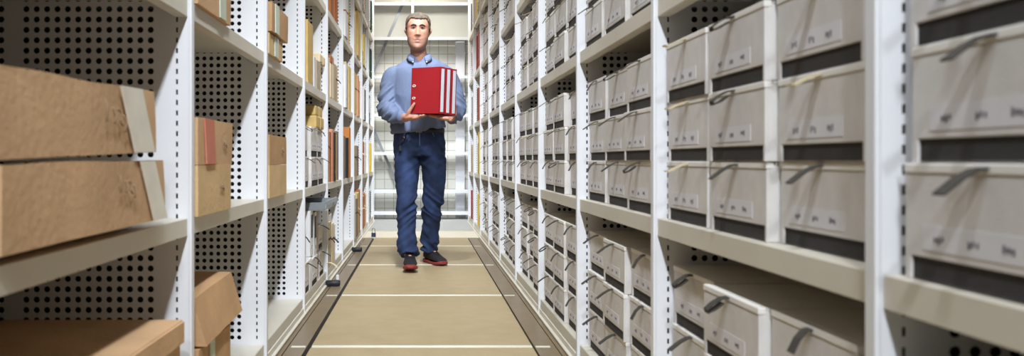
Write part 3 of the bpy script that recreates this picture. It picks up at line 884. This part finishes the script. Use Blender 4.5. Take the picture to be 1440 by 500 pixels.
for t, hw, fr, bk in pr:
    ring = []
    z = CH + t * HT
    for k in range(NH):
        a = 2 * PI * k / NH
        cx, cy = math.cos(a), math.sin(a)
        ex = 2.25
        rr = (abs(cx) ** ex + abs(cy) ** ex) ** (-1 / ex)
        x = hw * cx * rr
        y = (-(fr) if cy < 0 else bk) * abs(cy) * rr if True else 0
        if cy < 0:
            d = 0.0
            dn = (z - (CH + 0.385 * HT))
            # nose: bridge to tip
            bridge = max(0.0, min(1.0, (EZ + 0.012 - z) / 0.058))
            if z > CH + 0.33 * HT and z < EZ + 0.018:
                wn = 0.0085 + 0.0075 * bridge
                low = max(0.0, min(1.0, (z - (CH + 0.335 * HT)) / 0.012))
                d += (0.006 + 0.019 * bridge) * gauss(x, wn) * low
                d += 0.007 * low * gauss(z - (CH + 0.375 * HT), 0.009) * (gauss(x - 0.014, 0.007) + gauss(x + 0.014, 0.007))
            # eye sockets and brow ridge, cheekbones
            d -= 0.011 * gauss(z - EZ, 0.012) * (gauss(x - 0.032, 0.017) + gauss(x + 0.032, 0.017))
            d += 0.0045 * gauss(z - (EZ + 0.021), 0.008) * gauss(abs(x) - 0.030, 0.024)
            d += 0.004 * gauss(z - (EZ - 0.030), 0.014) * gauss(abs(x) - 0.046, 0.016)
            # lips, philtrum and chin
            mz = CH + 0.235 * HT
            d += 0.0050 * gauss(z - (mz + 0.007), 0.0050) * gauss(x, 0.020)
            d += 0.0055 * gauss(z - (mz - 0.008), 0.0060) * gauss(x, 0.017)
            d -= 0.0050 * gauss(z - mz, 0.0030) * gauss(x, 0.026)
            d -= 0.0045 * gauss(z - (mz - 0.021), 0.006) * gauss(x, 0.026)
            d += 0.0060 * gauss(z - (CH + 0.055 * HT), 0.013) * gauss(x, 0.020)
            d -= 0.0030 * gauss(z - (CH + 0.28 * HT), 0.02) * gauss(abs(x) - 0.040, 0.010)
            y -= d * abs(cy) ** 0.4
        p = Vector((x, y, z))
        p = HEADROT @ (p - HPIV) + HPIV
        ring.append(p + Vector((HC.x, HC.y, 0)) - OFF)
    rings.append(ring)
body = MB()
body.ring_loft(rings, 0, True)
def HP(x, y, z):
    return HEADROT @ (Vector((x, y, z)) - HPIV) + HPIV + Vector((HC.x, HC.y, 0))
for s in (-1, 1):      # ears
    ez = EZ - 0.012
    limb(body, [tuple(HP(s * 0.076, 0.016, ez - 0.030)) + (.006, .008), tuple(HP(s * 0.084, 0.020, ez - 0.012)) + (.008, .013), tuple(HP(s * 0.094, 0.026, ez + 0.010)) + (.008, .018), tuple(HP(s * 0.093, 0.027, ez + 0.028)) + (.007, .014)], (1, 0, 0), 12, 3)
# neck, trunk and limbs inside the clothes, one continuous surface
limb(body, [(-.022, 5.800, 1.655, .054, .060), (-.018, 5.808, 1.59, .058, .062), (-.010, 5.818, 1.53, .062, .064), (-.008, 5.825, 1.49, .066, .070), (-.006, 5.83, 1.45, .10, .075)])
limb(body, [(-.006, 5.83, 1.42, .130, .085), (-.006, 5.83, 1.40, .175, .10), (-.006, 5.83, 1.30, .165, .105), (-.008, 5.83, 1.15, .155, .105), (-.010, 5.835, 1.02, .155, .105), (-.012, 5.84, .90, .165, .115)])
ARM_L = [(-.195, 5.835, 1.440), (-.232, 5.83, 1.30), (-.247, 5.80, 1.155), (-.180, 5.675, 1.100), (-.100, 5.550, 1.078)]
ARM_R = [(.185, 5.835, 1.440), (.235, 5.83, 1.30), (.258, 5.80, 1.165), (.238, 5.69, 1.105), (.212, 5.590, 1.080)]
for A in (ARM_L, ARM_R):
    rad = [(.055, .055), (.050, .050), (.042, .042), (.039, .039), (.030, .026)]
    limb(body, [(A[0][0] * 0.92, A[0][1], A[0][2] - 0.06) + rad[0], A[1] + rad[1], A[2] + rad[2]])
    limb(body, [A[2] + rad[2], A[3] + rad[3], A[4] + rad[4]], (0, 0, 1))
LEG_L = [(-.098, 5.84, .88), (-.100, 5.80, .66), (-.097, 5.745, .475), (-.100, 5.735, .28), (-.090, 5.715, .11)]
LEG_R = [(.085, 5.85, .88), (.096, 5.87, .66), (.086, 5.895, .475), (.072, 5.985, .28), (.064, 6.055, .11)]
for A in (LEG_L, LEG_R):
    limb(body, [A[0] + (.078, .085), A[1] + (.068, .072), A[2] + (.052, .055), A[3] + (.048, .052), A[4] + (.034, .040)])
# right hand of the man (left in the picture): palm under the lower corner, thumb up the cover
def chain(pts, r0, r1):
    n = len(pts)
    limb(body, [tuple(p) + ((r0 + (r1 - r0) * i / (n - 1)),) * 2 for i, p in enumerate(pts)], (0.3, 0.2, 1), 10, 4)
wl = Vector(ARM_L[4])
def palm(pts, wide, side):
    limb(body, [tuple(p) + w for p, w in zip(pts, wide)], side, 16, 4)
palm([wl, B(-.012, -.030, .004), B(.025, -.028, -.006), B(.062, -.022, -.010)], [(.030, .026), (.038, .024), (.043, .021), (.039, .015)], tuple(NRM))
for w, ln, dv in ((.022, .072, -.014), (-.001, .082, -.004), (-.025, .074, 0), (-.047, .054, 0)):
    chain([B(.052, -.020 + dv, w), B(.052 + ln * .45, -.0185 + dv, w + .003), B(.052 + ln * .80, -.0135 + dv * .7, w + .002), B(.052 + ln, -.0105 + dv * .3, w + .001)], .0108, .0084)
chain([B(-.006, -.022, .024), B(.014, .008, .028), B(.032, .040, .020), B(.050, .068, .0125)], .0165, .0095)
# left hand of the man: under the rear binder near the spine, thumb up behind, fingertips showing below
wr = Vector(ARM_R[4])
palm([wr, B(.262, -.030, -.105), B(.236, -.028, -.085), B(.205, -.022, -.075)], [(.028, .023), (.034, .018), (.040, .017), (.038, .013)], tuple(NRM))
for w, ln in ((-.040, .058), (-.062, .074), (-.085, .080), (-.107, .072)):
    chain([B(.212, -.022, w), B(.212 - ln * .5, -.0185, w + .004), B(.212 - ln * .82, -.0150, w + .006), B(.212 - ln, -.0135, w + .006)], .0098, .0078)
chain([B(.262, -.022, -.130), B(.262, .000, -.174), B(.254, .034, -.180), B(.246, .064, -.1745)], .0145, .0090)
body_o = remeshed(body, 'body', ['skin', 'lip', 'stubble'], 0.0044, 1, man, 0.35)
# lips and stubble
inv = HEADROT.inverted()
for p in body_o.data.polygons:
    c = p.center + OFF
    if c.z < 1.55 or c.z > 1.74: continue
    q = inv @ (c - Vector((HC.x, HC.y, 0)) - HPIV) + HPIV
    mz = CH + 0.235 * HT
    if q.y < -0.06 and abs(q.x) < 0.024 and abs(q.z - mz) < 0.0125 * (1 - (abs(q.x) / 0.027) ** 2): p.material_index = 1
    elif q.y < 0.02 and q.z < CH + 0.33 * HT - 0.0 and q.z > CH - 0.02 and (abs(q.x) > 0.045 or q.z < CH + 0.30 * HT): p.material_index = 2
# eyes, brows
for s in (-1, 1):
    e = MB()
    c = HP(s * 0.0315, -0.0665, EZ)
    ball(e, c, 0.0125, 0, 18)
    ball(e, HP(s * 0.0315, -0.0735, EZ + 0.0005), (0.0078, 0.0066, 0.0078), 1, 14)
    e.build('eye', ['eye_white', 'iris'], man)
    e = MB()
    pts = [HP(s * 0.0135, -0.0745, EZ + 0.003), HP(s * 0.022, -0.0790, EZ + 0.0085), HP(s * 0.032, -0.0790, EZ + 0.0095), HP(s * 0.042, -0.0755, EZ + 0.0065), HP(s * 0.048, -0.070, EZ + 0.001)]
    limb(e, [tuple(p) + (.0034, .0034) for p in pts], (0, 0, 1), 8, 3)
    e.build('upper_eyelid', 'skin', man)
    e = MB()
    pts = [HP(s * 0.0125, -0.0865, EZ + 0.0165), HP(s * 0.024, -0.0885, EZ + 0.0205), HP(s * 0.036, -0.0860, EZ + 0.0220), HP(s * 0.050, -0.0765, EZ + 0.0165)]
    limb(e, [tuple(p) + r for p, r in zip(pts, ((.0036, .0034), (.0054, .0038), (.0050, .0038), (.0026, .0026)))], (0, 0, 1), 8, 4)
    e.build('eyebrow', 'brow', man)
# hair: scalp faces of the head lifted outward, closed underneath
hb = bmesh.new()
vm = {}
def hairline(q):
    fx = abs(q.x)
    if q.y < -0.030:
        return CH + HT * (0.815 - 0.012 * gauss(fx - 0.0, 0.03) + 0.018 * gauss(fx - 0.045, 0.015)) - max(0, fx - 0.058) * 1.5
    if q.y < 0.012:
        return CH + HT * 0.60 - (0.022 if q.y > -0.012 else 0.0) * 1.0
    if q.y < 0.045:
        return CH + HT * 0.66
    return CH + HT * 0.36
top, bot = {}, {}
sel = []
nv = body_o.data.vertices
for p in body_o.data.polygons:
    c = p.center + OFF
    if c.z < 1.66: continue
    q = inv @ (c - Vector((HC.x, HC.y, 0)) - HPIV) + HPIV
    if q.z > hairline(q) + 0.006 * noise.noise(Vector((q.x * 90, q.y * 90, 3.0))) and abs(q.x) < 0.086: sel.append(p)
def hv(i, up):
    d = top if up else bot
    if i not in d:
        v = nv[i]
        q = v.co + OFF
        n = noise.noise(Vector((q.x * 70, q.y * 70, q.z * 35))) * 0.0035
        k = 0.0065 + 0.007 * max(0.0, min(1.0, (q.z - 1.77) / 0.07)) + n
        d[i] = hb.verts.new(v.co + v.normal * (k if up else -0.002))
    return d[i]
ec = {}
for p in sel:
    vs = list(p.vertices)
    for a, b in zip(vs, vs[1:] + vs[:1]):
        ec[(min(a, b), max(a, b))] = ec.get((min(a, b), max(a, b)), 0) + 1
for p in sel:
    vs = list(p.vertices)
    f = hb.faces.new([hv(i, True) for i in vs]); f.smooth = True
    f = hb.faces.new([hv(i, False) for i in reversed(vs)]); f.smooth = True
    for a, b in zip(vs, vs[1:] + vs[:1]):
        if ec[(min(a, b), max(a, b))] == 1:
            f = hb.faces.new([hv(b, True), hv(a, True), hv(a, False), hv(b, False)]); f.smooth = True
mb = MB(); mb.bm.free(); mb.bm = hb
mb.build('hair', 'hair', man)

# shirt -------------------------------------------------------------
sh = MB()
limb(sh, [(-.010, 5.820, 1.545, .070, .072), (-.008, 5.824, 1.520, .108, .084), (-.006, 5.83, 1.488, .172, .102), (-.004, 5.832, 1.445, .222, .116), (-.004, 5.83, 1.36, .212, .134), (-.004, 5.825, 1.27, .204, .138),
          (-.006, 5.825, 1.17, .196, .136), (-.010, 5.83, 1.09, .193, .136), (-.017, 5.832, 1.03, .198, .138), (-.0155, 5.834, 1.006, .203, .142)], (1, 0, 0), 40, 5, 0, False)
for A, s in ((ARM_L, -1), (ARM_R, 1)):
    a0, a1, a2, a3, a4 = [Vector(a) for a in A]
    limb(sh, [tuple(a0 + Vector((-s * .05, 0, -.010))) + (.050, .080), tuple(a0 + Vector((s * .008, 0, -.045))) + (.074, .080), tuple(a1) + (.070, .076), tuple(a2 * .6 + a1 * .4) + (.070, .074), tuple(a2 + Vector((0, 0, -.004))) + (.070, .070)], (1, 0, 0), 24, 5)
    e = a3.lerp(a4, 0.72)
    limb(sh, [tuple(a2 + Vector((0, 0.012, -.002))) + (.066, .068), tuple(a2.lerp(a3, .5)) + (.066, .066), tuple(a3) + (.056, .058), tuple(a3.lerp(a4, .45)) + (.046, .046), tuple(e) + (.040, .038)], (0, 0, 1), 24, 5)
def wrinkle(o, fn):
    me = o.data
    ns = [v.normal.copy() for v in me.vertices]
    for v, n in zip(me.vertices, ns):
        v.co += n * fn(v.co + OFF)
    me.update()
shirt = remeshed(sh, 'shirt', ['shirt', 'collar_inner'], 0.0072, 6, man)
def shirt_w(p):
    arm = max(0.0, min(1.0, (abs(p.x + .005) - .17) / .05))
    q = Vector((p.x * 9, p.y * 9, p.z * 9))
    n = noise.noise(q) * 0.35
    # folds slant across the sleeves, softer long folds on the trunk
    s = 1 if p.x > 0 else -1
    ridge = 1 - abs(noise.noise(Vector((p.x * 6 + 3, p.y * 9, (p.z + s * p.x * 0.9) * 26)))) * 2
    ridge2 = 1 - abs(noise.noise(Vector((p.x * 13, p.y * 5, p.z * 5 + 9)))) * 2
    low = max(0.0, min(1.0, (1.35 - p.z) / 0.2))
    return 0.004 * n + 0.022 * arm * (ridge - 0.35) * low ** 0.5 + 0.015 * (1 - arm) * (ridge2 - 0.4) * (0.35 + 0.65 * low)
wrinkle(shirt, shirt_w)
bmx = bmesh.new(); bmx.from_mesh(shirt.data)
dele = []
for f in bmx.faces:
    c = f.calc_center_median() + OFF
    if c.z > 1.474 and c.y < 5.80 and abs(c.x + .008) < (c.z - 1.490) * 0.85: dele.append(f)
    elif c.z > 1.535: dele.append(f)
bmesh.ops.delete(bmx, geom=dele, context='FACES')
bmx.to_mesh(shirt.data); bmx.free()
for p in shirt.data.polygons: p.use_smooth = True
# collar: stand and two pointed leaves with buttons
for s in (-1, 1):
    mb = MB()
    outer = [(-.010 + s * .006, 5.905, 1.566), (-.010 + s * .052, 5.880, 1.568), (-.009 + s * .075, 5.825, 1.562), (-.008 + s * .071, 5.785, 1.553), (-.008 + s * .058, 5.764, 1.545), (-.008 + s * .034, 5.749, 1.530)]
    fall = [(-.010 + s * .006, 5.924, 1.524), (-.010 + s * .060, 5.898, 1.526), (-.009 + s * .092, 5.830, 1.520), (-.008 + s * .092, 5.780, 1.512), (-.007 + s * .080, 5.738, 1.500), (-.006 + s * .046, 5.714, 1.482)]
    oc, fc = cr(outer, 4), cr(fall, 4)
    rings = []
    for a, b in zip(oc, fc):
        a, b = Vector(a) - OFF, Vector(b) - OFF
        c = Vector((-.009, 5.82, 0)) - OFF
        out = Vector((a.x - c.x, a.y - c.y, 0)).normalized() * 0.0035
        m_ = (a + b) / 2 + out * 0.6
        rings.append([a - out * .5, m_ - out * .5, b - out * .5, b + out * .5, m_ + out * .5, a + out * .5])
    mb.ring_loft(rings, 0, True)
    # inner stand, darker lining
    mb.ring_loft([[Vector(a) - OFF + Vector((0, 0, 0.001)), Vector(a) - OFF + Vector((-s * .004, .003, -.048)), Vector(a) - OFF + Vector((-s * .007, .005, -.048)), Vector(a) - OFF + Vector((-s * .003, .002, 0.001))] for a in oc], 1, True)
    mb.build('collar', ['shirt', 'collar_inner'], man)
    mb = MB(); ball(mb, (-.006 + s * .050, 5.7125, 1.489), (0.0052, .003, .0052), 0, 10)
    mb.build('collar_button', 'white_card', man)
# jeans ---------------------------------------------------------------
jn = MB()
limb(jn, [(-.012, 5.838, 1.022, .182, .122), (-.012, 5.838, .98, .184, .126), (-.010, 5.842, .92, .190, .138), (-.008, 5.845, .86, .190, .142), (-.006, 5.845, .81, .170, .128)], (1, 0, 0), 36, 5, 0, False)
limb(jn, [(-.094, 5.842, .90, .086, .118), (-.100, 5.832, .80, .092, .112), (-.103, 5.810, .68, .090, .100), (-.101, 5.775, .56, .078, .086), (-.098, 5.750, .475, .073, .080), (-.103, 5.744, .38, .068, .076), (-.102, 5.738, .28, .066, .074), (-.094, 5.726, .17, .068, .078), (-.080, 5.700, .098, .072, .088)], (1, 0, 0), 28, 5, 0, False)
limb(jn, [(.074, 5.848, .90, .090, .118), (.088, 5.855, .80, .093, .112), (.098, 5.865, .68, .088, .098), (.096, 5.880, .56, .078, .086), (.090, 5.898, .475, .078, .080), (.082, 5.940, .38, .072, .076), (.076, 5.985, .28, .066, .072), (.068, 6.030, .17, .063, .072), (.064, 6.050, .105, .064, .080)], (1, 0, 0), 28, 5, 0, False)
jeans = remeshed(jn, 'jeans', ['denim', 'seam'], 0.0078, 3, man)
def jean_w(p):
    n = noise.noise(Vector((p.x * 8, p.y * 8, p.z * 8))) * 0.004
    knee = gauss(p.z - .43, .09) + 1.3 * gauss(p.z - .15, .07) + .7 * gauss(p.z - .80, .06)
    s = 1 if p.x > 0 else -1
    r = 1 - abs(noise.noise(Vector((p.x * 5 + 7 * s, p.y * 6, (p.z + s * p.x * 0.8) * 17 + 5 * s)))) * 2
    return n + 0.016 * knee * (r - 0.4) + 0.004 * (r - .4)
wrinkle(jeans, jean_w)
mb = MB()   # fly, pocket stitching
limb(mb, [(-.006, 5.7125, 1.00, .0035, .003), (-.007, 5.700, .93, .0035, .003), (-.006, 5.7085, .86, .003, .003)], (1, 0, 0), 8, 3)
for s in (-1, 1):
    limb(mb, [(-.012 + s * .095, 5.731, .995, .002, .002), (-.012 + s * .110, 5.735, .955, .002, .002), (-.012 + s * .150, 5.768, .925, .002, .002)], (1, 0, 0), 6, 3)
mb.build('seam_stitching', 'seam', man)
# belt
mb = MB()
rings = []
for k in range(48):
    a = 2 * PI * k / 48
    p = Vector((-.012 + .187 * math.cos(a), 5.838 + .127 * math.sin(a), 1.0)) - OFF
    o_ = Vector((math.cos(a), math.sin(a), 0)) * 0.002
    rings.append([p - o_ + Vector((0, 0, -.019)), p + o_ + Vector((0, 0, -.019)), p + o_ + Vector((0, 0, .016)), p - o_ + Vector((0, 0, .016))])
rings.append(rings[0])
mb.ring_loft(rings, 0, True, False)
mb.build('belt', 'belt', man)
mb = MB()
mb.box(Vector((-.034, 5.7030, .980)) - OFF, Vector((-.028, 5.709, 1.018)) - OFF, 0, .001)
mb.box(Vector((.006, 5.7030, .980)) - OFF, Vector((.011, 5.709, 1.018)) - OFF, 0, .001)
mb.box(Vector((-.034, 5.7030, 1.013)) - OFF, Vector((.011, 5.709, 1.018)) - OFF, 0, .001)
mb.box(Vector((-.034, 5.7030, .980)) - OFF, Vector((.011, 5.709, .985)) - OFF, 0, .001)
mb.box(Vector((-.032, 5.7025, .997)) - OFF, Vector((.009, 5.7055, 1.001)) - OFF, 0, .001)
mb.build('belt_buckle', 'buckle', man)
# shoes: built heel at y=0, toe at y=-0.30, then placed
def shoe(heel, yaw, pitch):
    mtx = Matrix.Translation(Vector(heel) - OFF) @ Matrix.Rotation(yaw, 4, 'Z') @ Matrix.Rotation(pitch, 4, 'X')
    up = [(0.005, .030, .028, .088), (-.02, .037, .026, .108), (-.07, .040, .026, .118), (-.11, .041, .026, .108), (-.15, .044, .026, .088), (-.20, .049, .026, .068), (-.25, .047, .026, .056), (-.28, .038, .027, .047), (-.296, .022, .029, .036)]
    mb = MB()
    rings = []
    for y, w, z0, z1 in cr(up, 4):
        ring = []
        for k in range(20):
            a = 2 * PI * k / 20
            c, s_ = math.cos(a), math.sin(a)
            x = w * math.copysign(abs(c) ** .75, c)
            z = (z0 + z1) / 2 + (z1 - z0) / 2 * math.copysign(abs(s_) ** .8, s_)
            x *= 1 - 0.28 * max(0, (z - z0) / (z1 - z0) - .45)
            ring.append(mtx @ Vector((x, y, z)))
        rings.append(ring)
    mb.ring_loft(rings, 0, True)
    sh_ = mb.build('shoe', 'shoe', man)
    so = [(0.012, .026, 0.0, .028), (0.0, .037, -.0, .028), (-.04, .041, 0, .026), (-.10, .038, .0, .024), (-.16, .046, 0, .024), (-.21, .053, 0.0, .025), (-.26, .051, .004, .030), (-.29, .039, .011, .037), (-.307, .020, .017, .036)]
    mb = MB()
    rings = []
    for y, w, z0, z1 in cr(so, 4):
        ring = []
        for k in range(16):
            a = 2 * PI * k / 16
            c, s_ = math.cos(a), math.sin(a)
            ring.append(mtx @ Vector((w * math.copysign(abs(c) ** .5, c), y, (z0 + z1) / 2 + (z1 - z0) / 2 * math.copysign(abs(s_) ** .5, s_))))
        rings.append(ring)
    mb.ring_loft(rings, 0, True)
    mb.build('sole', 'sole', sh_)
    mb = MB()
    for k in range(4):
        y = -.135 - k * .022
        z = .100 - k * .0105
        mb.tube([mtx @ Vector((-.026, y, z - .006)), mtx @ Vector((0, y - .004, z)), mtx @ Vector((.026, y, z - .006))], .003, 0, 6)
    mb.build('laces', 'near_black', sh_)
    mb = MB()
    mb.box((-.010, -.150, .0885), (.010, -.138, .0965), 0, .002, mtx)
    mb.build('tongue_tag', 'salmon', sh_)
    mb = MB()
    mb.box((-.036, -.055, .098), (-.030, -.020, .118), 0, .002, mtx)
    mb.box((.030, -.055, .098), (.036, -.020, .118), 0, .002, mtx)
    mb.build('collar_trim', 'yellow', sh_)
shoe((-.080, 5.760, 0.0), R(2), R(-5))
shoe((.048, 6.125, 0.0), R(24), R(0))
# key ring on the belt loop
t = thing('key_ring', 'dark cord and keys hanging from the belt loop at his hip', 'keys', (-.125, 5.722, 0.965))
mb = MB()
mb.tube([(.035, .0, .02), (.045, -.004, -.01), (.020, -.008, -.045), (-.02, -.008, -.055), (-.05, -.002, -.035), (-.045, 0.002, -.012), (-.02, -.006, -.002), (.0, -.010, -.025), (-.02, -.012, -.05), (-.022, -.012, -.085), (-.018, -.012, -.105)], .0035, 0, 6)
mb.build('cord', 'near_black', t)
mb = MB(); mb.tube([(.012, -.012, .005), (.004, -.014, -.012), (.008, -.015, -.028), (-.002, -.015, -.042)], .0045, 0, 6); mb.build('carabiner', 'chrome', t)
mb = MB(); mb.box((-.030, -.015, -.115), (-.012, -.011, -.080), 0, .001); mb.build('key', 'near_black', t)

# ------------------------------------------------------------------ light
world = bpy.data.worlds.new('hall light')
scene.world = world
world.use_nodes = True
bg = world.node_tree.nodes['Background']
bg.inputs['Color'].default_value = (1.0, 0.93, 0.83, 1)
bg.inputs['Strength'].default_value = 0.12
def area(name, loc, rot, size, size_y, power, col, spread=180):
    l = bpy.data.lights.new(name, 'AREA')
    l.shape = 'RECTANGLE'
    l.size, l.size_y = size, size_y
    l.energy = power
    l.color = col
    l.spread = R(spread)
    o = bpy.data.objects.new(name, l)
    o.location = loc
    o.rotation_euler = rot
    COL.objects.link(o)
    return o
for i in range(12):            # aisle lamps tilted down the aisle
    area('aisle_lamp', (0, -1.9 + i * 1.0, 2.78), (R(41), 0, 0), 0.12, 0.12, 7.4, (0.86, 0.93, 1.0), 64)
area('ceiling_strip', (0, 4.5, 3.25), (0, 0, 0), 0.6, 13, 50, (1.0, 0.92, 0.80))
area('end_fill', (0, 9.6, 3.1), (R(20), 0, 0), 1.2, 0.3, 20, (1.0, 0.97, 0.90))  # unseen fill light added to brighten the back wall
scene.view_settings.view_transform = 'Standard'
scene.view_settings.look = 'None'
scene.view_settings.gamma = 1.0
scene.view_settings.use_curve_mapping = False
scene.view_settings.exposure = 0.0
